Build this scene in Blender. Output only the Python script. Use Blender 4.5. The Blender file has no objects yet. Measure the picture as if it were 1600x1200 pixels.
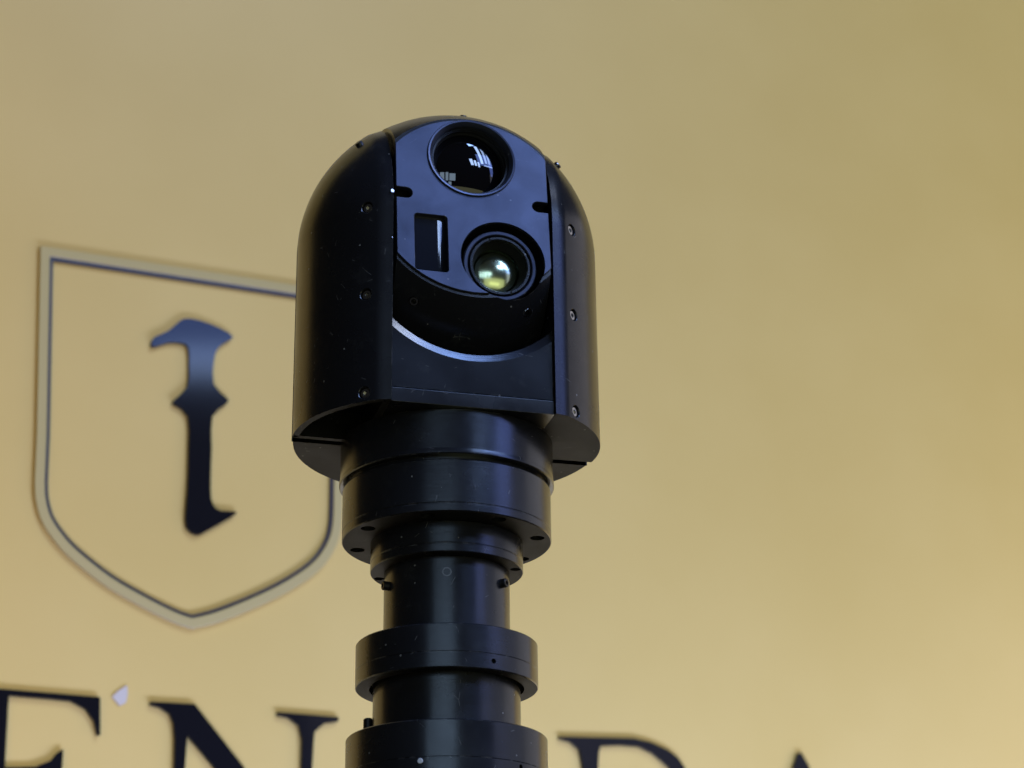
import bpy, bmesh, math, random
from mathutils import Vector, Matrix, Quaternion
random.seed(4)
sc = bpy.context.scene
COL = sc.collection
R = math.radians

# ------------------------------------------------------------------ camera
FPX = 3400.0                      # focal length in photo pixels (photo is 1600 wide)
PITCH = R(22.0)
ROLL = 0.03 * math.tan(PITCH)
fwd = Vector((0, math.cos(PITCH), math.sin(PITCH)))
r0 = Vector((1, 0, 0)); u0 = Vector((0, -math.sin(PITCH), math.cos(PITCH)))
right = math.cos(ROLL) * r0 - math.sin(ROLL) * u0
up = math.sin(ROLL) * r0 + math.cos(ROLL) * u0
cam_data = bpy.data.cameras.new('camera')
cam = bpy.data.objects.new('camera', cam_data); COL.objects.link(cam)
m = Matrix((right, up, -fwd)).transposed().to_4x4()
m.translation = Vector((0.05159, -1.59434, 1.50802))
cam.matrix_world = m
cam_data.sensor_width = 36.0
cam_data.lens = 36.0 * FPX / 1600.0
cam_data.clip_start = 0.05; cam_data.clip_end = 100
cam_data.dof.use_dof = True
cam_data.dof.focus_distance = 1.66
cam_data.dof.aperture_fstop = 9.0
sc.camera = cam

# ------------------------------------------------------------------ light
world = bpy.data.worlds.new('World'); sc.world = world; world.use_nodes = True
bg = world.node_tree.nodes['Background']
bg.inputs[0].default_value = (1.0, 0.95, 0.88, 1); bg.inputs[1].default_value = 0.015

HEAD = Vector((0, 0, 2.26))
def lamp(name, az, el, dist, w, h, rad, target=HEAD, off=(0, 0)):
    """rectangular window-like lamp; az from the photographer's side towards the right, rad = radiance"""
    a, e = R(az), R(el)
    d = Vector((math.sin(a) * math.cos(e), -math.cos(a) * math.cos(e), math.sin(e)))
    L = bpy.data.lights.new(name, 'AREA'); L.shape = 'RECTANGLE'; L.size = w; L.size_y = h
    mx = max(rad); L.color = tuple(c / mx for c in rad); L.energy = mx * math.pi * w * h
    o = bpy.data.objects.new(name, L); COL.objects.link(o)
    q = d.to_track_quat('Z', 'Y')
    o.rotation_mode = 'QUATERNION'; o.rotation_quaternion = q
    o.location = target + d * dist + q @ Vector((off[0], off[1], 0))
    return o
# high clerestory window in front, right of the photographer
lamp('clerestory_light', 52, 59, 8, 2.5, 1.6, (7.5, 12.5, 28))
lamp('clerestory_light', 64, 52, 8, 1.3, 1.1, (20, 22, 27))
# bright window panes to the right, divided by dark bars
for ox, oy, w, h, k in [(-.25, .6, .42, 3.2, 1.3), (.45, .5, .34, 2.7, .8), (1.0, .2, .34, 2.1, .7), (1.55, -.1, .3, 1.5, .7), (2.1, -.4, .36, 1.0, .8), (1.1, -1.3, 2.2, .18, .8),
                        (-2.0, -.8, .5, 1.2, 1.4), (-1.4, -1.0, .36, 1.0, 1.4), (-.9, -1.25, .3, .9, 1.3)]:
    lamp('window_light_right', 50, 37, 8, w, h, (4.5 * k, 6.4 * k, 10.8 * k), off=(ox, oy))
lamp('window_light_right', 47, 29, 9, 2.4, 2.0, (.9, 1.5, 4.2), target=Vector((-.37, 1.14, 2.6)))
# panes behind the photographer
for ox, oy, w, h in [(-2.9, .1, .55, 2.3), (-1.9, 0, .5, 2.5), (-.9, -.05, .7, 2.4), (-.1, .4, .45, 1.5), (.8, .3, 1.0, 1.3), (.4, -.9, .5, .7)]:
    lamp('window_light_back', 3, 6, 8, w, h, (1.7, 2.3, 3.0), off=(ox, oy))
# unseen lamps added low in front for the lower lens's green-gold reflection
lamp('green_fill_light', 22, -19, 8, 4.0, 1.2, (.7, .7, .3))
lamp('low_fill_light', 22, -17, 8.3, 9, 4, (.6, .6, .34))
lamp('blue_fill_light', 66, 24, 8, 2.4, 2.0, (.7, 1.05, 3.2))  # unseen blue lamp added to lift the right strip and flange
# grey daylight from the open side on the right
lamp('open_side_light', 77, 6, 8, 6.0, 4.0, (.42, .42, .52))
lamp('open_side_light', 122, 12, 8, 6.5, 6.0, (.62, .59, .62))
# unseen fill lamps added below and to the sides to brighten the wall
WALL_AZ = R(28)
W0 = Vector((0.05159, 1.37265, 0.0))
wall_mx = Matrix.Translation(W0) @ Matrix(((math.cos(WALL_AZ), 0, math.sin(WALL_AZ), 0), (math.sin(WALL_AZ), 0, -math.cos(WALL_AZ), 0), (0, 1, 0, 0), (0, 0, 0, 1)))
def wall_fill_lamp(name, x, y, z, tx, ty, w, h, rad):
    p, t = wall_mx @ Vector((x, y, z)), wall_mx @ Vector((tx, ty, 0))
    d = p - t
    L = bpy.data.lights.new(name, 'AREA'); L.shape = 'RECTANGLE'; L.size = w; L.size_y = h
    mx = max(rad); L.color = tuple(c / mx for c in rad); L.energy = mx * math.pi * w * h
    o = bpy.data.objects.new(name, L); COL.objects.link(o)
    o.rotation_mode = 'QUATERNION'; o.rotation_quaternion = d.to_track_quat('Z', 'Y'); o.location = p
wall_fill_lamp('wall_fill_light', 2.5, 1.4, 0.9, 2.4, 1.4, 1.2, 2.4, (4.4, 4.4, 6.2))
wall_fill_lamp('wall_fill_light', 0.45, 0.5, 1.08, 0.45, 0.5, 2.1, .9, (12.0, 17.4, 58))
wall_fill_lamp('wall_fill_light', -1.9, 2.0, 1.0, -1.9, 2.0, 1.2, 1.6, (1.5, 1.1, .6))

sc.view_settings.view_transform = 'Standard'; sc.view_settings.look = 'None'
sc.view_settings.exposure = 0.0; sc.view_settings.gamma = 1.0
sc.render.engine = 'CYCLES'
sc.cycles.use_denoising = True
sc.cycles.max_bounces = 8

# ------------------------------------------------------------------ helpers
MM = 0.001
def tag(o, label=None, cat=None, group=None, kind=None):
    if label: o['label'] = label
    if cat: o['category'] = cat
    if group: o['group'] = group
    if kind: o['kind'] = kind
    return o
def link(name, me, mat, parent=None, mx=None, smooth=32, under=None):
    me.name = name
    if smooth:
        me.shade_smooth(); me.set_sharp_from_angle(angle=R(smooth))
    else:
        me.shade_flat()
    o = bpy.data.objects.new(name, me); COL.objects.link(o)
    me.materials.clear(); me.materials.append(mat)
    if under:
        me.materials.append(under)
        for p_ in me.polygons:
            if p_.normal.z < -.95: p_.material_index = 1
    if smooth:
        wn = o.modifiers.new('weighted_normal', 'WEIGHTED_NORMAL'); wn.keep_sharp = True; wn.weight = 100
    if parent: o.parent = parent
    if mx is not None: o.matrix_local = mx
    return o
def to_mesh(bm):
    bmesh.ops.recalc_face_normals(bm, faces=bm.faces[:])
    me = bpy.data.meshes.new('m'); bm.to_mesh(me); bm.free(); return me
def bm_lathe(prof, n=96, closed=True, bm=None, mx=None):
    """profile of (r, z) in mm round Z; a repeated start closes the section"""
    bm = bm or bmesh.new(); rings = []
    for r, z in prof:
        if r < 1e-6: rings.append([bm.verts.new((0, 0, z * MM))])
        else: rings.append([bm.verts.new((r * MM * math.cos(2 * math.pi * i / n), r * MM * math.sin(2 * math.pi * i / n), z * MM)) for i in range(n)])
    allv = [v for g in rings for v in g]
    pairs = list(zip(rings, rings[1:]))
    if closed and len(rings[0]) > 1 and len(rings[-1]) > 1: pairs.append((rings[-1], rings[0]))
    for a, b in pairs:
        for i in range(n):
            j = (i + 1) % n
            if len(a) == 1 and len(b) == 1: continue
            if len(a) == 1: bm.faces.new((a[0], b[i], b[j]))
            elif len(b) == 1: bm.faces.new((a[i], a[j], b[0]))
            else: bm.faces.new((a[i], a[j], b[j], b[i]))
    if mx is not None: bmesh.ops.transform(bm, matrix=mx, verts=allv)
    return bm
def lathe(prof, n=96, closed=True, mx=None): return to_mesh(bm_lathe(prof, n, closed, None, mx))
def solid(r, z0, z1, c=0.6): return [(0, z0), (r - c, z0), (r, z0 + c), (r, z1 - c), (r - c, z1), (0, z1)]
def rod(r, z0, z1, c=0.0):
    return [(0, z0), (r, z0), (r, z1), (0, z1)] if c == 0 else solid(r, z0, z1, c)
def bm_box(bm, x0, x1, y0, y1, z0, z1, mx=None):
    v = [bm.verts.new((x * MM, y * MM, z * MM)) for x in (x0, x1) for y in (y0, y1) for z in (z0, z1)]
    for f in ((0, 1, 3, 2), (4, 6, 7, 5), (0, 4, 5, 1), (2, 3, 7, 6), (0, 2, 6, 4), (1, 5, 7, 3)): bm.faces.new([v[i] for i in f])
    if mx is not None: bmesh.ops.transform(bm, matrix=mx, verts=v)
    return bm
def bevelled(me, w, seg=2, ang=30):
    bm = bmesh.new(); bm.from_mesh(me)
    es = [e for e in bm.edges if len(e.link_faces) == 2 and e.calc_face_angle(0) > R(ang)]
    bmesh.ops.bevel(bm, geom=es, offset=w * MM, segments=seg, affect='EDGES', profile=0.5)
    return to_mesh(bm)
def boolean(me, cutters, op='DIFFERENCE'):
    a = bpy.data.objects.new('a', me); COL.objects.link(a); tmp = [a]
    for c in cutters:
        b = bpy.data.objects.new('b', c); COL.objects.link(b); tmp.append(b)
        md = a.modifiers.new('b', 'BOOLEAN'); md.operation = op; md.object = b; md.solver = 'EXACT'
    dg = bpy.context.evaluated_depsgraph_get(); dg.update()
    out = bpy.data.meshes.new_from_object(a.evaluated_get(dg))
    for t in tmp: bpy.data.objects.remove(t)
    out.materials.clear()
    return out
def flat_shape(loops, depth, bevel=0.0, z0=0.0, res=2):
    """2D loops in mm (first outer, the others holes) extruded from z0-depth to z0"""
    cu = bpy.data.curves.new('c', 'CURVE'); cu.dimensions = '2D'; cu.fill_mode = 'BOTH'
    for lp in loops:
        s = cu.splines.new('POLY'); s.points.add(len(lp) - 1); s.use_cyclic_u = True
        for p, (x, y) in zip(s.points, lp): p.co = (x * MM, y * MM, 0, 1)
    cu.extrude = (depth / 2 - bevel) * MM; cu.bevel_depth = bevel * MM; cu.bevel_resolution = res; cu.offset = -bevel * MM
    o = bpy.data.objects.new('c', cu); COL.objects.link(o)
    dg = bpy.context.evaluated_depsgraph_get(); dg.update()
    me = bpy.data.meshes.new_from_object(o.evaluated_get(dg))
    bpy.data.objects.remove(o); bpy.data.curves.remove(cu)
    bm = bmesh.new(); bm.from_mesh(me); bmesh.ops.remove_doubles(bm, verts=bm.verts[:], dist=1e-6)
    bmesh.ops.translate(bm, verts=bm.verts[:], vec=(0, 0, (z0 - depth / 2) * MM))
    return to_mesh(bm)
def arc(cx, cy, r, a0, a1, n):
    return [(cx + r * math.cos(R(a0 + (a1 - a0) * i / n)), cy + r * math.sin(R(a0 + (a1 - a0) * i / n))) for i in range(n + 1)]
def rrect(x0, x1, y0, y1, r, n=6):
    return arc(x1 - r, y0 + r, r, -90, 0, n) + arc(x1 - r, y1 - r, r, 0, 90, n) + arc(x0 + r, y1 - r, r, 90, 180, n) + arc(x0 + r, y0 + r, r, 180, 270, n)
def smooth_loop(pts, n=4, closed=True):
    out = []; N = len(pts)
    for i in range(N if closed else N - 1):
        p0, p1, p2, p3 = pts[(i - 1) % N], pts[i], pts[(i + 1) % N], pts[(i + 2) % N]
        for k in range(n):
            t = k / n
            out.append(tuple(0.5 * ((2 * p1[j]) + (-p0[j] + p2[j]) * t + (2 * p0[j] - 5 * p1[j] + 4 * p2[j] - p3[j]) * t * t + (-p0[j] + 3 * p1[j] - 3 * p2[j] + p3[j]) * t ** 3) for j in (0, 1)))
    return out
def frame(origin, xdir, zdir):
    """4x4 with local Z along zdir, origin in mm"""
    z = Vector(zdir).normalized(); x = Vector(xdir); x = (x - z * x.dot(z)).normalized(); y = z.cross(x)
    m = Matrix((x, y, z)).transposed().to_4x4(); m.translation = Vector(origin) * MM
    return m

# ------------------------------------------------------------------ materials
def mat(name, col, rough=0.4, spec=0.5, metal=0.0, coat=0.0):
    ma = bpy.data.materials.new(name); ma.use_nodes = True
    b = ma.node_tree.nodes['Principled BSDF']
    b.inputs['Base Color'].default_value = (*col, 1); b.inputs['Roughness'].default_value = rough
    b.inputs['Specular IOR Level'].default_value = spec; b.inputs['Metallic'].default_value = metal
    b.inputs['Coat Weight'].default_value = coat
    return ma
def N(ma, t, **kw):
    n = ma.node_tree.nodes.new(t)
    for k, v in kw.items(): setattr(n, k, v)
    return n
def anodised(name, col=(0.011, 0.011, 0.013), rough=0.36, spec=0.8, dust=1.0, grain=0.02, brushed=None, blotch=0.05, ior=1.5, mottle=.25, wear=.5, tint=(1, 1, 1)):
    """black anodised aluminium: fine bead-blast grain, uneven sheen, sparse dust specks and faint scuffs"""
    ma = mat(name, col, rough, spec); nt = ma.node_tree; L = nt.links
    b = nt.nodes['Principled BSDF']; b.inputs['IOR'].default_value = ior; b.inputs['Specular Tint'].default_value = (*tint, 1)
    tc = N(ma, 'ShaderNodeTexCoord')
    n1 = N(ma, 'ShaderNodeTexNoise'); n1.inputs['Scale'].default_value = 22; n1.inputs['Detail'].default_value = 5
    L.new(tc.outputs['Object'], n1.inputs['Vector'])
    mr = N(ma, 'ShaderNodeMapRange'); mr.inputs['From Min'].default_value = .3; mr.inputs['From Max'].default_value = .7
    mr.inputs['To Min'].default_value = rough - blotch; mr.inputs['To Max'].default_value = rough + blotch
    L.new(n1.outputs['Fac'], mr.inputs['Value'])
    # grain
    n2 = N(ma, 'ShaderNodeTexNoise'); n2.inputs['Detail'].default_value = 2
    if brushed:
        mp = N(ma, 'ShaderNodeMapping'); mp.inputs['Scale'].default_value = brushed
        L.new(tc.outputs['Object'], mp.inputs['Vector']); L.new(mp.outputs['Vector'], n2.inputs['Vector'])
        n2.inputs['Scale'].default_value = 1.0
    else:
        L.new(tc.outputs['Object'], n2.inputs['Vector']); n2.inputs['Scale'].default_value = 900
    bp = N(ma, 'ShaderNodeBump'); bp.inputs['Strength'].default_value = grain * 5; bp.inputs['Distance'].default_value = 0.0002
    L.new(n2.outputs['Fac'], bp.inputs['Height']); L.new(bp.outputs['Normal'], b.inputs['Normal'])
    # dust specks: small islands of a fine voronoi, gated by a coarse noise
    vo = N(ma, 'ShaderNodeTexVoronoi'); vo.inputs['Scale'].default_value = 95
    L.new(tc.outputs['Object'], vo.inputs['Vector'])
    lt = N(ma, 'ShaderNodeMath', operation='LESS_THAN'); lt.inputs[1].default_value = 0.075
    L.new(vo.outputs['Distance'], lt.inputs[0])
    sep = N(ma, 'ShaderNodeSeparateColor'); L.new(vo.outputs['Color'], sep.inputs['Color'])
    gt = N(ma, 'ShaderNodeMath', operation='GREATER_THAN'); gt.inputs[1].default_value = 0.80
    L.new(sep.outputs['Red'], gt.inputs[0])
    mu = N(ma, 'ShaderNodeMath', operation='MULTIPLY'); L.new(lt.outputs[0], mu.inputs[0]); L.new(gt.outputs[0], mu.inputs[1])
    # thin film of handling dust
    n3 = N(ma, 'ShaderNodeTexNoise'); n3.inputs['Scale'].default_value = 60; n3.inputs['Detail'].default_value = 8; n3.inputs['Roughness'].default_value = .7
    L.new(tc.outputs['Object'], n3.inputs['Vector'])
    m3 = N(ma, 'ShaderNodeMapRange'); m3.inputs['From Min'].default_value = .55; m3.inputs['From Max'].default_value = .8
    m3.inputs['To Min'].default_value = 0; m3.inputs['To Max'].default_value = .05 * dust
    L.new(n3.outputs['Fac'], m3.inputs['Value'])
    nd = N(ma, 'ShaderNodeTexNoise'); nd.inputs['Scale'].default_value = 9; L.new(tc.outputs['Object'], nd.inputs['Vector'])
    va = N(ma, 'ShaderNodeVectorMath', operation='MULTIPLY_ADD'); L.new(nd.outputs['Color'], va.inputs[0]); va.inputs[1].default_value = (.06, .06, .06); L.new(tc.outputs['Object'], va.inputs[2])
    ve = N(ma, 'ShaderNodeTexVoronoi', feature='DISTANCE_TO_EDGE'); ve.inputs['Scale'].default_value = 30; L.new(va.outputs[0], ve.inputs['Vector'])
    sl = N(ma, 'ShaderNodeMath', operation='LESS_THAN'); sl.inputs[1].default_value = .006; L.new(ve.outputs['Distance'], sl.inputs[0])
    ng = N(ma, 'ShaderNodeTexNoise'); ng.inputs['Scale'].default_value = 120; ng.inputs['Detail'].default_value = 2; L.new(tc.outputs['Object'], ng.inputs['Vector'])
    sg = N(ma, 'ShaderNodeMapRange'); sg.inputs['From Min'].default_value = .60; sg.inputs['From Max'].default_value = .68; sg.inputs['To Max'].default_value = .22 * dust; L.new(ng.outputs['Fac'], sg.inputs['Value'])
    sm = N(ma, 'ShaderNodeMath', operation='MULTIPLY'); L.new(sl.outputs[0], sm.inputs[0]); L.new(sg.outputs[0], sm.inputs[1])
    sa = N(ma, 'ShaderNodeMath', operation='ADD'); L.new(sm.outputs[0], sa.inputs[0]); L.new(m3.outputs[0], sa.inputs[1])
    mm = N(ma, 'ShaderNodeMath', operation='MULTIPLY_ADD'); L.new(mu.outputs[0], mm.inputs[0]); mm.inputs[1].default_value = .55 * dust; L.new(sa.outputs[0], mm.inputs[2])
    mx = N(ma, 'ShaderNodeMix', data_type='RGBA'); mx.inputs['A'].default_value = (*col, 1); mx.inputs['B'].default_value = (.34, .33, .31, 1)
    L.new(mm.outputs[0], mx.inputs['Factor'])
    # large tonal unevenness of the anodising
    n4 = N(ma, 'ShaderNodeTexNoise'); n4.inputs['Scale'].default_value = 34; n4.inputs['Detail'].default_value = 6; n4.inputs['Distortion'].default_value = .6
    L.new(tc.outputs['Object'], n4.inputs['Vector'])
    m4 = N(ma, 'ShaderNodeMapRange'); m4.inputs['From Min'].default_value = .3; m4.inputs['From Max'].default_value = .7
    m4.inputs['To Min'].default_value = spec * (1 - mottle * .6); m4.inputs['To Max'].default_value = spec
    L.new(n4.outputs['Fac'], m4.inputs['Value']); L.new(m4.outputs['Result'], b.inputs['Specular IOR Level'])
    # rubbed edges: where the rounded normal departs from the face normal, broken up by noise
    bv = N(ma, 'ShaderNodeBevel'); bv.samples = 4; bv.inputs['Radius'].default_value = .0007
    ge = N(ma, 'ShaderNodeNewGeometry')
    dt = N(ma, 'ShaderNodeVectorMath', operation='DOT_PRODUCT'); L.new(bv.outputs['Normal'], dt.inputs[0]); L.new(ge.outputs['Normal'], dt.inputs[1])
    me_ = N(ma, 'ShaderNodeMapRange'); me_.inputs['From Min'].default_value = .985; me_.inputs['From Max'].default_value = .90
    me_.inputs['To Min'].default_value = 0; me_.inputs['To Max'].default_value = 1
    L.new(dt.outputs['Value'], me_.inputs['Value'])
    n5 = N(ma, 'ShaderNodeTexNoise'); n5.inputs['Scale'].default_value = 130; n5.inputs['Detail'].default_value = 4
    L.new(tc.outputs['Object'], n5.inputs['Vector'])
    m5 = N(ma, 'ShaderNodeMapRange'); m5.inputs['From Min'].default_value = .5; m5.inputs['From Max'].default_value = .68
    m5.inputs['To Min'].default_value = 0; m5.inputs['To Max'].default_value = wear
    L.new(n5.outputs['Fac'], m5.inputs['Value'])
    m6 = N(ma, 'ShaderNodeMath', operation='MULTIPLY'); L.new(me_.outputs[0], m6.inputs[0]); L.new(m5.outputs[0], m6.inputs[1])
    mx2 = N(ma, 'ShaderNodeMix', data_type='RGBA'); mx2.inputs['B'].default_value = (.22, .21, .20, 1)
    L.new(m6.outputs[0], mx2.inputs['Factor']); L.new(mx.outputs['Result'], mx2.inputs['A']); L.new(mx2.outputs['Result'], b.inputs['Base Color'])
    L.new(mr.outputs['Result'], b.inputs['Roughness'])
    return ma
M = {}
M['shell'] = anodised('shell_black', rough=.25, spec=.40)
M['plate'] = anodised('faceplate_black', (0.013, .014, .018), rough=.40, spec=.84, dust=.5, grain=.03, ior=1.6, blotch=.10, mottle=.6, tint=(.58, .66, 1.0))
M['panel'] = anodised('brushed_black', tint=(.9, .94, 1.0), rough=.22, spec=.36, grain=.10, brushed=(25, 25, 2600), blotch=.05)
M['ring'] = anodised('turned_black', tint=(.85, .92, 1.0), rough=.25, spec=.75, grain=.04, brushed=(20, 20, 1800))
M['under'] = anodised('dulled_underside', rough=.6, spec=.1, dust=.6)  # shell copy with gloss cut on downward faces to darken them
M['dark'] = mat('matte_black', (.006, .006, .007), .7, .25)
M['bore'] = mat('bore_black', (.008, .008, .009), .45, .4)
M['screw'] = mat('screw_steel', (.42, .42, .43), .22, .5, 1.0)
M['rim'] = mat('dull_rim', (.11, .11, .115), .3, .5, 1.0)
M['steel'] = mat('bright_steel', (.55, .55, .57), .25, .5, 1.0)
M['glass'] = mat('coated_lens_glass', (.002, .002, .003), .02, .9)
M['window'] = mat('rangefinder_glass', (.010, .012, .019), .06, .8)
M['ir'] = mat('germanium_glass', (.66, .78, .52), .19, .5, 1.0)
M['plug'] = mat('white_plug', (.6, .6, .6), .4)
# wall: warm ochre emulsion, faint roller texture
w = M['wall'] = mat('ochre_wall_paint', (.62, .5, .235), .5, .3)
nt = w.node_tree; b = nt.nodes['Principled BSDF']; tc = N(w, 'ShaderNodeTexCoord')
n1 = N(w, 'ShaderNodeTexNoise'); n1.inputs['Scale'].default_value = 3.0; n1.inputs['Detail'].default_value = 6
nt.links.new(tc.outputs['Object'], n1.inputs['Vector'])
mx = N(w, 'ShaderNodeMix', data_type='RGBA'); mx.inputs['A'].default_value = (.575, .358, .068, 1); mx.inputs['B'].default_value = (.61, .386, .080, 1)
mr = N(w, 'ShaderNodeMapRange'); mr.inputs['From Min'].default_value = .3; mr.inputs['From Max'].default_value = .7
nt.links.new(n1.outputs['Fac'], mr.inputs['Value']); nt.links.new(mr.outputs['Result'], mx.inputs['Factor']); nt.links.new(mx.outputs['Result'], b.inputs['Base Color'])
n2 = N(w, 'ShaderNodeTexNoise'); n2.inputs['Scale'].default_value = 260; n2.inputs['Detail'].default_value = 3
nt.links.new(tc.outputs['Object'], n2.inputs['Vector'])
bp = N(w, 'ShaderNodeBump'); bp.inputs['Strength'].default_value = .12; bp.inputs['Distance'].default_value = .001
nt.links.new(n2.outputs['Fac'], bp.inputs['Height']); nt.links.new(bp.outputs['Normal'], b.inputs['Normal'])
M['acrylic'] = mat('black_acrylic', (.007, .006, .005), .07, .32)
M['band'] = mat('grey_satin_band', (.43, .305, .085), .4, .15)
M['line'] = mat('dark_inner_line', (.025, .022, .02), .3, .2)
M['glint'] = mat('pale_lilac_glint', (.50, .39, .22), .5, .5)

# ------------------------------------------------------------------ setting: the wall
# wall frame: x along the wall, y = height, z = out of the wall
bm = bm_box(bmesh.new(), -1600, 4200, 0, 4600, -120, 0)
wall = link('wall', to_mesh(bm), M['wall'], smooth=0); wall.matrix_world = wall_mx
tag(wall, 'plain warm ochre painted wall behind the camera mast', kind='structure')

# ------------------------------------------------------------------ emblem and lettering on the wall
def wall_empty(name, x, y):
    e = bpy.data.objects.new(name, None); COL.objects.link(e); e.matrix_world = wall_mx @ Matrix.Translation((x * MM, y * MM, 0)); return e
def shift(pts, ox, oy): return [(x - ox, y - oy) for x, y in pts]
sh_out = [(-715, 2777), (-701, 2510), (-699, 2445), (-696, 2422), (-687, 2396), (-670, 2373), (-646, 2351), (-599, 2321), (-552, 2300), (-505, 2283), (-477, 2277), (-440, 2291), (-388, 2318), (-341, 2347), (-302, 2379), (-280, 2411), (-270, 2446), (-269, 2509), (-276, 2797)]
def sharp_path(pts, hard):
    """Catmull-Rom through pts with hard corners at the given indices"""
    out = []; N_ = len(pts); idx = sorted(hard)
    for a, b_ in zip(idx, idx[1:] + [idx[0] + N_]):
        seg = [pts[i % N_] for i in range(a, b_ + 1)]
        if len(seg) == 2: out.append(seg[0]); continue
        ext = [(2 * seg[0][0] - seg[1][0], 2 * seg[0][1] - seg[1][1])] + seg + [(2 * seg[-1][0] - seg[-2][0], 2 * seg[-1][1] - seg[-2][1])]
        for i in range(1, len(ext) - 2):
            p0, p1, p2, p3 = ext[i - 1:i + 3]
            for k in range(5):
                t = k / 5
                out.append(tuple(0.5 * ((2 * p1[j]) + (-p0[j] + p2[j]) * t + (2 * p0[j] - 5 * p1[j] + 4 * p2[j] - p3[j]) * t * t + (-p0[j] + 3 * p1[j] - 3 * p2[j] + p3[j]) * t ** 3) for j in (0, 1)))
    return out
def inset(loop, d):
    """offset a loop inwards (loop runs counter-clockwise)"""
    out = []; n = len(loop)
    for i in range(n):
        a, p, c = Vector(loop[i - 1]), Vector(loop[i]), Vector(loop[(i + 1) % n])
        e1 = (p - a).normalized(); e2 = (c - p).normalized()
        n1 = Vector((-e1.y, e1.x)); n2 = Vector((-e2.y, e2.x)); h = (n1 + n2); h.normalize()
        out.append(tuple(p + h * d / max(.35, h.dot(n1))))
    return out
so = sharp_path(sh_out, [0, 1, 2, 10, 17, 18])
so = shift(so, -480, 2277)
emb = wall_empty('shield_emblem', -480, 2277)
tag(emb, 'large shield outline with pale grey band and thin dark inner line, on the wall', 'emblem')
si = inset(so, 13.5); sj = inset(so, 18.0)
link('outer_band', flat_shape([so, si], 6, .8, 6.0, 0), M['band'], emb, smooth=20)
link('inner_line', flat_shape([inset(so, 14.0), sj], 4.5, 0, 4.5), M['line'], emb, smooth=20)
letter_i = [(-554, 2665), (-550, 2675), (-531, 2688), (-517, 2704), (-507, 2711), (-487, 2712), (-457, 2706), (-438, 2697), (-447, 2688), (-459, 2676), (-464, 2657), (-463, 2622), (-443, 2605), (-441, 2602), (-445, 2595), (-463, 2575), (-462, 2530), (-461, 2472), (-457, 2451), (-446, 2443), (-423, 2445), (-432, 2435), (-464, 2412), (-476, 2405), (-489, 2410), (-494, 2424), (-493, 2467), (-494, 2525), (-497, 2570), (-516, 2583), (-519, 2588), (-500, 2612), (-499, 2643), (-501, 2668), (-510, 2674), (-530, 2671), (-549, 2661)]
def sign_letter(name, loops, label, group=None, thick=6):
    xs = [p[0] for p in loops[0]]; ys = [p[1] for p in loops[0]]
    ox, oy = (min(xs) + max(xs)) / 2, min(ys)
    me = flat_shape([shift(l, ox, oy) for l in loops], thick, 0, thick)
    o = link(name, me, M['acrylic'], smooth=20); o.matrix_world = wall_mx @ Matrix.Translation((ox * MM, oy * MM, 0))
    return tag(o, label, 'letter', group)
sign_letter('sign_letter', [smooth_loop(letter_i[::-1], 2)], 'glossy black letter I with notched stem inside the shield outline')
TXT = 'black serif letters of the wall sign'
def serif_foot(xl, xr, y, ext=20, h=6, c=16):
    """foot serif of a stem, left to right, running counter-clockwise along the bottom"""
    return [(xl, y + c + h), (xl - 4, y + h + 5), (xl - ext, y + h), (xl - ext, y), (xr + ext, y), (xr + ext, y + h), (xr + 4, y + h + 5), (xr, y + c + h)]
BASE = 1868
eL = [(-776, 2170), (-776, 2165), (-757, 2162), (-751, 2150), (-748, BASE + 22), (-751, BASE + 9), (-768, BASE + 6), (-768, BASE), (-588, BASE + 5), (-580, BASE + 62), (-585, BASE + 63), (-596, BASE + 38), (-616, BASE + 22), (-650, BASE + 15), (-690, BASE + 14), (-704, BASE + 20), (-708, BASE + 60),
      (-708, 2018), (-670, 2018), (-652, 2010), (-643, 1990), (-638, 1990), (-638, 2104), (-643, 2104), (-646, 2098), (-653, 2088), (-672, 2079), (-709, 2075), (-711, 2164), (-660, 2165), (-632, 2165), (-613, 2157), (-601, 2143), (-596, 2126), (-592, 2126), (-595, 2173), (-597, 2174)]
eL[17:24] = [(-708, 2058), (-672, 2056), (-653, 2046), (-646, 2034), (-643, 2028), (-637, 2028), (-638, 2104)]
sign_letter('sign_letter', [eL], 'large black serif letter E at the lower left edge', TXT)
nL = [(-529, 2175), (-529, 2171), (-516, 2169), (-503, 2162), (-497, 2151), (-494, 2129), (-493, 2094)] + serif_foot(-492, -477, BASE + 6) + [(-479, 2096), (-478, 2137), (-440, 2099), (-321, 1868), (-304, 1868), (-305, 2111), (-304, 2141), (-303, 2158), (-289, 2171), (-270, 2175), (-269, 2181), (-356, 2179), (-356, 2175), (-339, 2173), (-325, 2164), (-320, 2146), (-320, 2110), (-317, 1965), (-400, 2103), (-470, 2178)]
sign_letter('sign_letter', [nL], 'large black serif letter N left of the mast', TXT)
rB = BASE + 12
rL = [(65, 2187), (65, 2184), (84, 2181), (97, 2172), (102, 2147)] + serif_foot(104, 128, rB) + [(127, 2020), (150, 2018), (165, 2008), (215, rB + 20), (228, rB), (288, rB), (288, rB + 5), (262, rB + 20), (203, 2024), (240, 2042), (268, 2078), (277, 2115), (276, 2142), (269, 2162), (257, 2176), (241, 2185), (214, 2193), (186, 2196)]
rI = [(131, 2180), (128, 2171), (126, 2150), (127, 2030), (170, 2032), (212, 2050), (240, 2085), (248, 2118), (250, 2140), (244, 2160), (217, 2178), (194, 2185), (162, 2184)]
sign_letter('sign_letter', [rL, rI], 'black serif letter with a rounded bowl, right of the mast', TXT)
aB = BASE + 18
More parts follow.
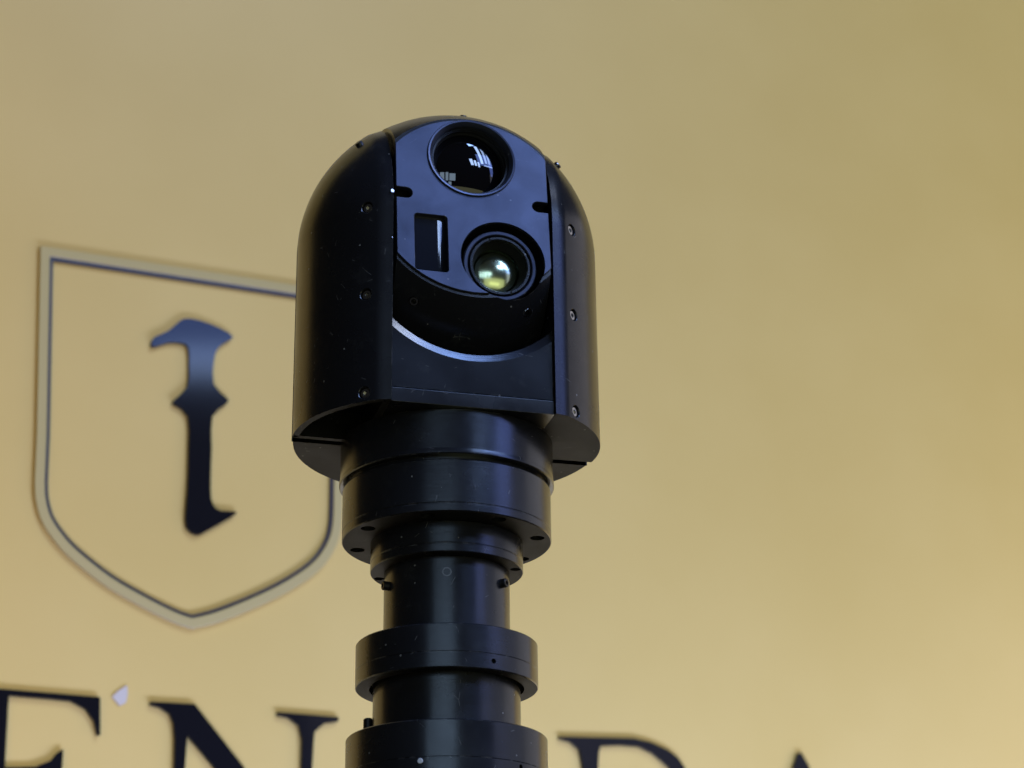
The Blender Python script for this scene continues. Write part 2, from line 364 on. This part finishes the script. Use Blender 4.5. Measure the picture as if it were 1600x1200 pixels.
aL = [(468, 2201), (458, 2179), (352, aB + 14), (345, aB + 5), (325, aB + 4), (325, aB), (398, aB), (398, aB + 5), (372, aB + 8), (396, aB + 90), (497, aB + 92), (528, aB + 14), (505, aB + 5), (505, aB), (600, aB), (600, aB + 5), (580, aB + 10), (486, 2182), (473, 2202)]
aI = [(401, aB + 104), (447, 2120), (492, aB + 106)]
sign_letter('sign_letter', [aL, aI], 'pointed tip of a black letter A at the lower right', TXT)
glint = [(-581, 2176), (-571, 2187), (-558, 2197), (-556, 2184), (-558, 2169), (-568, 2163)]  # thin pale patch painted in place of a light reflection on the wall
glint = [(-567 + (x + 567) * .8, 2181 + (y - 2181) * .8) for x, y in glint]
cme = flat_shape([shift(glint[::-1], -568, 2163)], 2, 0, 2)
co = link('glint_patch', cme, M['glint'], smooth=20); co.matrix_world = wall_mx @ Matrix.Translation((-568 * MM, 2163 * MM, 0))
tag(co, 'small pale lilac triangular glint modelled as a patch between the letters E and N', 'glint_patch')

# ------------------------------------------------------------------ the camera head
ZB = 2.100
YAW = R(15.4)
head = bpy.data.objects.new('surveillance_camera', None); COL.objects.link(head)
head.location = (0, 0, ZB); head.rotation_euler = (0, 0, YAW)
tag(head, 'black domed pan-tilt surveillance camera with two lenses on top of the mast', 'camera')
RH, ZC = 121.0, 159.0            # radius of the body, height of the dome centre
WI, WB = 63.2, 72.3              # inner half width of the slot, outer edge of the lip
CF = 108.0 / 121.0               # the front is a little flatter than the back
YG0, YG1 = 8.0, 16.5             # gap between the cheeks and the rear shell
def section(wd):
    q = math.sqrt(max(0, RH * RH - wd * wd))
    if wd >= WB: return CF * q, q, q
    t = (WB - wd) / (WB - WI)
    q0 = math.sqrt(RH * RH - WB * WB)
    return CF * q0 + t * 2.4, q0 + t * 4.2, q
def cheek(side):
    bm = bmesh.new()
    ws = [WI, (WI + WB) / 2, WB] + [WB + (RH - WB) * math.sin(math.pi / 2 * i / 22) for i in range(1, 22)] + [RH - .02]
    nv, nd, nb = 10, 26, 3
    cols = []
    for wd in ws:
        df, h, db = section(wd); pts = []
        for i in range(nv): pts.append((-df, ZC * i / nv))
        for i in range(nd + 1):
            a = math.pi / 2 * i / nd; pts.append((-df * math.cos(a), ZC + h * math.sin(a)))
        # over the top to the gap plane
        yg = min(YG0, db * .98)
        a1 = math.asin(min(1, yg / max(db, 1e-3)))
        for i in range(1, nb + 1):
            a = a1 * i / nb; pts.append((db * math.sin(a), ZC + h * math.cos(a)))
        pts.append((yg, ZC * .5)); pts.append((yg, 0))
        cols.append([bm.verts.new((side * wd * MM, y * MM, z * MM)) for y, z in pts])
    for a, b_ in zip(cols, cols[1:]):
        for i in range(len(a) - 1): bm.faces.new((a[i], a[i + 1], b_[i + 1], b_[i]))
    bm.faces.new(cols[0]); bm.faces.new(cols[-1])
    bot = bm.faces.new([c[0] for c in cols] + [c[-1] for c in reversed(cols)])
    bmesh.ops.recalc_face_normals(bm, faces=bm.faces[:])
    if side < 0:      # the left cheek is an open hollow below
        bm.normal_update()
        bmesh.ops.inset_region(bm, faces=[bot], thickness=.0052, depth=0, use_even_offset=True)
        r = bmesh.ops.extrude_face_region(bm, geom=[bot])
        vs = [v for v in r['geom'] if isinstance(v, bmesh.types.BMVert)]
        bmesh.ops.translate(bm, verts=vs, vec=(0, 0, .022))
        if bot.is_valid: bm.faces.remove(bot)
    bmesh.ops.remove_doubles(bm, verts=bm.verts[:], dist=1e-7)
    return to_mesh(bm)
SCREW_Z = (160.0, 87.0, 7.0); SW = 82.0
def surf(side, wd, z):
    """point and normal on the cheek"""
    df, h, db = section(wd); k = 1.0; nz = 0.0
    if z > ZC:
        s = min(.99, (z - ZC) / h); k = math.sqrt(1 - s * s); nz = s / h
    y = -df * k
    n = Vector((side * wd / RH ** 2, y / (CF * RH) ** 2, nz * (1 if z > ZC else 0) / 1.0 if z > ZC else 0))
    if z > ZC: n.z = (z - ZC) / RH ** 2
    return Vector((side * wd, y, z)), n.normalized()
screw_me = None
def socket_screw(r, h):
    me = lathe([(0, -h), (r, -h), (r, -.4), (r - .4, 0), (0, 0)], 32)
    cut = lathe([(0, -1.6), (r * .5, -1.6), (r * .5, 1), (0, 1)], 6)
    return boolean(me, [cut])
screw_me = socket_screw(3.9, 4.5)
for side in (-1, 1):
    me = cheek(side)
    frames = []
    for z in SCREW_Z:
        p, n = surf(side, SW, z); frames.append(frame(p, (0, 0, 1), n))
    cut = [lathe([(0, -5.5), (4.6, -5.5), (4.6, -.6), (5.4, .3), (5.4, 4), (0, 4)], 32, mx=f) for f in frames]
    o = link('cheek_shell', boolean(me, cut), M['shell'], head, smooth=24, under=M['under'])
    for f in frames:
        s = bpy.data.objects.new('screw', screw_me); COL.objects.link(s); s.parent = o
        s.matrix_local = f @ Matrix.Translation((0, 0, -.0016)) @ Matrix.Rotation(random.random(), 4, 'Z')
    # small stud screws on the dome
    p, n = surf(side, 82 if side < 0 else 80, 232)
    st = link('stud_screw', lathe(solid(3.2, -2, 2.4, .8), 24), M['rim'], o, frame(p, (0, 1, 0), n))
screw_me.materials.clear(); screw_me.materials.append(M['screw']); screw_me.shade_smooth(); screw_me.set_sharp_from_angle(angle=R(30)); screw_me.name = 'screw'
for z, r in ((172.0, 1.7), (132.0, .7)):      # bright pin heads on the inner lip of the left cheek
    link('pin', lathe(solid(r, -1, .7, .35), 20), M['steel'], bpy.data.objects['cheek_shell'], frame((-WI - 1.0, -section(WI + 1)[0] * (math.sqrt(max(0, 1 - max(0, (z - ZC) / 100) ** 2))), z), (0, 0, 1), (.3, -1, .05)))
# rear shell
bm = bmesh.new(); cols = []
for j in range(49):
    a = math.pi * j / 48; wd = -119.6 * math.cos(a); q = math.sqrt(max(.0, 119.6 ** 2 - wd * wd)); q = max(q, 1.0)
    pts = [(max(q, YG1 + .01), ZC * i / 6) for i in range(6)]
    for i in range(17):
        t = math.pi / 2 * i / 16; pts.append((max(q * math.cos(t), YG1 + .01), ZC + q * math.sin(t)))
    cols.append([bm.verts.new((wd * MM, y * MM, z * MM)) for y, z in pts])
for a_, b_ in zip(cols, cols[1:]):
    for i in range(len(a_) - 1): bm.faces.new((a_[i], a_[i + 1], b_[i + 1], b_[i]))
bm.faces.new([c[0] for c in cols])
bm.faces.new([c[-1] for c in cols] + [c[0] for c in reversed(cols)]) if False else None
bmesh.ops.remove_doubles(bm, verts=bm.verts[:], dist=1e-6)
link('rear_shell', to_mesh(bm), M['shell'], head, smooth=30, under=M['under'])
# inner core seen in the gap
link('inner_core', boolean(lathe([(0, 4), (110, 4), (110, ZC), (100, ZC + 35), (60, ZC + 80), (0, ZC + 95)], 64), [to_mesh(bm_box(bmesh.new(), -200, 200, -200, 4, -50, 400))]), M['dark'], head)
# base plate and front panel between the cheeks
link('base_plate', bevelled(to_mesh(bm_box(bmesh.new(), -62.9, 62.9, -86.0, YG0, 0.0, 11.0)), .5, 2), M['shell'], head)
pl = [(-62.9, 11.7), (62.9, 11.7)] + arc(0, 134.5, 90, -90 + 44.34, -90 - 44.34, 48)
pf = frame((0, -85.2, 0), (1, 0, 0), (0, -1, 0))
fillet = lathe([(0, -7), (89.6, -7), (89.8, -3.4), (90.7, -2.3), (93.6, -1.15), (95.4, -.5), (96.8, .05), (97.5, 1), (0, 1)], 256, mx=Matrix.Translation((0, 134.5 * MM, 0)))
link('front_panel', boolean(flat_shape([pl], 12, .4, 0, 0), [fillet]), M['panel'], head, pf, smooth=11)

# tilting sensor head between the cheeks
TILT = R(6.0)
nrm = Vector((0, -math.cos(TILT), math.sin(TILT)))
RB, PD = 118.0, 87.5
ball = bmesh.new(); bmesh.ops.create_uvsphere(ball, u_segments=96, v_segments=64, radius=RB * MM, matrix=Matrix.Translation((0, 0, ZC * MM)) @ Matrix.Rotation(math.pi / 2, 4, 'Y'))
for co_, no_ in ((Vector((60.6, 0, 0)), Vector((1, 0, 0))), (Vector((-60.6, 0, 0)), Vector((-1, 0, 0))), (Vector((0, 0, ZC)) + nrm * (PD - 2.0), nrm)):
    g = bmesh.ops.bisect_plane(ball, geom=ball.verts[:] + ball.edges[:] + ball.faces[:], plane_co=co_ * MM, plane_no=no_, clear_outer=True)
    ed = [e for e in g['geom_cut'] if isinstance(e, bmesh.types.BMEdge)]
    bmesh.ops.edgenet_fill(ball, edges=ed)
PF = frame(Vector((0, 0, ZC)) + nrm * PD, (1, 0, 0), nrm)      # faceplate frame: x right, y up, z out of the plate
LENS = (0.0, 43.2); IR = (22.4, -46.5); RIR = 33.5
IRT = 7.5                                                        # the lower barrel points this much lower than the plate
cm = PF @ Matrix.Translation((LENS[0] * MM, LENS[1] * MM, 0))
ci = PF @ Matrix.Translation((IR[0] * MM, IR[1] * MM, 0))
cuts = [lathe(rod(33.5, -34, 12), 64, mx=cm), lathe(rod(RIR - .3, -32, 12), 64, mx=ci),
        to_mesh(bm_box(bmesh.new(), -47.2, -20.5, -63.5, -12.5, -16, 12, PF))]
for s_ in (-1, 1): cuts.append(to_mesh(bm_box(bmesh.new(), min(s_ * 47, s_ * 66), max(s_ * 47, s_ * 66), -.2, 10.2, -14, 12, PF)))
# oval socket in the top of the sensor head, two screw recesses under the plate
def ball_pt(x, ang):
    """point on the ball at side offset x, angle from front over the top"""
    q = math.sqrt(RB * RB - x * x); return Vector((x, -q * math.cos(R(ang)), ZC + q * math.sin(R(ang))))
def ball_frame(x, ang):
    p = ball_pt(x, ang); return frame(p, (1, 0, 0), p - Vector((0, 0, ZC)))
cuts.append(lathe(rod(5.5, -5, 5), 24, mx=ball_frame(-50, 66)))
for x in (-45, 45): cuts.append(lathe(rod(4.0, -4, 5), 24, mx=ball_frame(x, -43)))
sensor = link('sensor_head', boolean(to_mesh(ball), cuts), M['shell'], head, smooth=28)
for x in (-45, 45):
    link('screw', lathe([(2.0, -2), (3.5, -2), (3.5, -.6), (3.2, -.2), (2.0, -.2)], 24), M['screw'], sensor, ball_frame(x, -43))
link('screw', lathe(solid(4.6, -3.5, -1.6, .5), 24), M['dark'], sensor, ball_frame(-50, 66))
p = ball_pt(8, 86); link('stud_screw', lathe(solid(3.2, -2, 2.2, .8), 24), M['rim'], sensor, frame(Vector((4, -40, ZC + 111.2)), (1, 0, 0), Vector((4, -40, 111))))
# faceplate: disc of radius 84 cut straight at the sides, with slots and openings
RP, HW = 78.5, 60.8
a0 = math.degrees(math.acos(HW / RP))
def slot(side, v):
    pts = [(side * HW, v - 4.6)] + [(side * (HW - 8.2 - 4.6 * math.sin(R(t))), v - 4.6 * math.cos(R(t))) for t in range(0, 181, 20)] + [(side * HW, v + 4.6)]
    return pts
outline = arc(0, 0, RP, a0, 180 - a0, 40) + slot(-1, 5.0)[::-1] + arc(0, 0, RP, 180 + a0, 360 - a0, 40) + slot(1, 5.0)
holes = [arc(LENS[0], LENS[1], 34.0, 0, 360 * 63 / 64, 63)[::-1], rrect(-46.7, -21, -63, -13, 2.5)[::-1]]
pm = flat_shape([outline] + holes, 5.0, .5, 0, 0)
ircut = lathe(rod(RIR, -20, 20), 96, mx=Matrix.Translation((IR[0] * MM, IR[1] * MM, 0)))
link('faceplate', boolean(pm, [ircut]), M['plate'], sensor, PF, smooth=30)
# main lens
link('lens_bezel', lathe([(30.6, -14), (34.0, -14), (34.0, -.4), (35.4, .1), (35.4, .9), (34.9, 1.4), (33.6, 1.2), (31.2, -1.2), (30.6, -2.6)], 96), M['plate'], sensor, cm, smooth=28)
link('lens_barrel', lathe([(28.6, -26), (30.5, -26), (30.5, -4.2), (29.9, -4.2), (29.9, -5.4), (29.3, -5.4), (29.3, -9), (28.6, -9.8)], 96), M['bore'], sensor, cm)
fm = cm @ Matrix.Translation((0, 0, -.009)) @ Matrix.Rotation(R(7.0), 4, 'X') @ Matrix.Translation((0, 0, .009))
rc = 74.0
cap = [(r, math.sqrt(rc * rc - r * r) - rc - 9.0) for r in [29.2 - 29.2 * i / 24 for i in range(24)]] + [(0, -9.0)]
link('lens_glass', lathe(cap, 96, False), M['glass'], sensor, fm, smooth=60)
# laser rangefinder window, gently curved across
bm = bmesh.new(); g = []
for i in range(25):
    x = -26.4 / 2 + 26.4 * i / 24; zz = -6.0 - max(0, x - 6) ** 2 / 2 / 18.0
    g.append([bm.verts.new(((-33.8 + x) * MM, (-38 + y) * MM, (zz + y * .09 - (y / 25) ** 2 * .4) * MM)) for y in [-25.2 + 50.4 * k / 12 for k in range(13)]])
for a_, b_ in zip(g, g[1:]):
    for k in range(12): bm.faces.new((a_[k], b_[k], b_[k + 1], a_[k + 1]))
link('rangefinder_window', to_mesh(bm), M['window'], sensor, PF, smooth=60)
# lower infrared lens
fi = ci @ Matrix.Translation((-.6 * MM, -1.5 * MM, -7.0 * MM)) @ Matrix.Rotation(R(IRT), 4, 'X')
link('infrared_lens_barrel', lathe([(25.0, -24), (29.2, -24), (29.2, -.9), (28.3, 0), (26.2, 0), (25.6, -.5), (25.0, -2.4)], 96), M['plate'], sensor, fi)
ring = lathe([(21.6, -4), (24.2, -4), (24.2, -.5), (23.8, 0), (22.2, 0), (21.6, -.5)], 96)
nb = [to_mesh(bm_box(bmesh.new(), -.9, .9, 20, 26, -1.6, 3, Matrix.Rotation(R(a), 4, 'Z'))) for a in (22, 202)]
link('retaining_ring', boolean(ring, nb), M['ring'], sensor, fi)
link('infrared_lens_cone', lathe([(18.3, -11.8), (24.6, -11.8), (24.6, -4.4), (21.4, -4.4), (21.0, -5.2)], 96), M['dark'], sensor, fi)
rc = 32.0
cap = [(r, math.sqrt(rc * rc - r * r) - rc - 8.0) for r in [19.2 - 19.2 * i / 20 for i in range(20)]] + [(0, -8.0)]
link('infrared_lens_glass', lathe(cap, 72, False), M['ir'], sensor, fi, smooth=60)

# turntable and pedestal under the head
link('turntable_ring', lathe([(0, -.4), (82.6, -.4), (82.6, -31), (83.2, -32), (83.2, -34.9), (82.4, -35.6), (77, -35.6), (77, -38.6), (0, -38.6)], 160), M['ring'], head)
ped = lathe([(0, -38.8), (79.4, -38.8), (80.4, -39.8), (80.4, -72.6), (80.0, -73.0), (80.0, -73.5), (80.4, -73.9), (80.4, -79.0), (79.7, -79.7), (0, -79.7)], 160)
def holes_on(rad, angs, r, z, d):
    out = []
    for a in angs:
        t = R(a) - YAW
        out.append(lathe(rod(r, z - 2, z + d), 28, mx=Matrix.Translation((rad * math.sin(t) * MM, -rad * math.cos(t) * MM, 0))))
    return out
pa = [80 + 45 * k for k in range(8)]
o = link('pedestal', boolean(ped, holes_on(70.5, pa, 5.6, -79.7, 9)), M['ring'], head, under=M['under'])
for a in pa:
    t = R(a) - YAW
    s = bpy.data.objects.new('bolt', screw_me); COL.objects.link(s); s.parent = o
    s.matrix_local = Matrix.Translation((70.5 * math.sin(t) * MM, -70.5 * math.cos(t) * MM, -76.4 * MM)) @ Matrix.Rotation(math.pi, 4, 'X')

# ------------------------------------------------------------------ the mast
mast = bpy.data.objects.new('telescopic_mast', None); COL.objects.link(mast); mast.location = (0, 0, 0)
tag(mast, 'black telescopic mast of stepped tubes and clamp collars carrying the camera', 'mast')
T = Matrix.Translation((0, 0, ZB)); YAW = 0.0
def holes_m(rad, angs, r, z, d): return holes_on(rad, angs, r, z, d)
fl = lathe([(0, -79.9), (58.0, -79.9), (58.4, -80.3), (58.4, -96.4), (58.0, -96.8), (58.0, -97.2), (58.4, -97.6), (58.4, -103.1), (57.8, -103.7), (0, -103.7)], 128)
fo = link('adapter_flange', boolean(fl, holes_m(53.4, [79, 169, 259, 349], 4.0, -103.7, 6)), M['ring'], mast, T, under=M['under'])
link('mast_tube', lathe(solid(47.9, -170, -103.9, .3), 128), M['ring'], mast, T)
def radial(az, r, z): 
    a = R(az); d = Vector((math.sin(a), -math.cos(a), 0)); return T @ frame(d * r + Vector((0, 0, z)), (0, 0, 1), d)
tip = boolean(lathe(solid(3.5, -4, 4.2, .5), 28), [lathe([(0, 1.5), (1.8, 1.5), (1.8, 6), (0, 6)], 6)])
for az in (62, -66): link('set_screw', tip.copy(), M['bore'], mast, radial(az, 47.9, -118.5))
link('set_screw_rim', lathe([(2.6, -1), (3.5, -1), (3.5, .15), (2.6, .15)], 32), M['rim'], mast, radial(2, 47.9, -116.5))
def collar(r, z0, z1, zs, ri, hole_az, hole_z):
    me = lathe([(0, z1), (r - .8, z1), (r, z1 - .8), (r, zs + .3), (r - .35, zs), (r, zs - .3), (r, z0 + .7), (r - .7, z0), (ri, z0), (ri, z0 + 9), (0, z0 + 9)], 128)
    a = R(hole_az); d = Vector((math.sin(a), -math.cos(a), 0))
    h = lathe(rod(1.9, -6, 3), 20, mx=frame(d * r + Vector((0, 0, hole_z)), (0, 0, 1), d))
    return link('clamp_collar', boolean(me, [h]), M['ring'], mast, T, under=M['under'])
c1 = collar(68.5, -194, -161, -182, 58.0, 31.7, -187.5)
link('mast_tube', lathe(solid(55.2, -240, -185.5, .3), 128), M['ring'], mast, T)
c2 = collar(74.8, -292, -233, -260, 64.5, 47, -263.5)
link('peg', lathe(solid(3.6, -233.5, -214.5, 1.0), 28), M['bore'], mast, T @ Matrix.Translation((-58.6 * MM, 2 * MM, 0)))
link('plug', lathe(solid(2.0, -1, .5, .3), 24), M['plug'], mast, radial(-12.6, 74.8, -263))
link('mast_tube', lathe(solid(61.8, -700, -283.5, .3), 96), M['ring'], mast, T)
link('clamp_collar', lathe([(0, -700.2), (81, -700.2), (82, -701), (82, -759), (81, -760), (69, -760), (69, -750), (0, -750)], 96), M['ring'], mast, T)
link('mast_tube', lathe(solid(68.5, -2100, -750.2, .3), 96), M['ring'], mast, T)
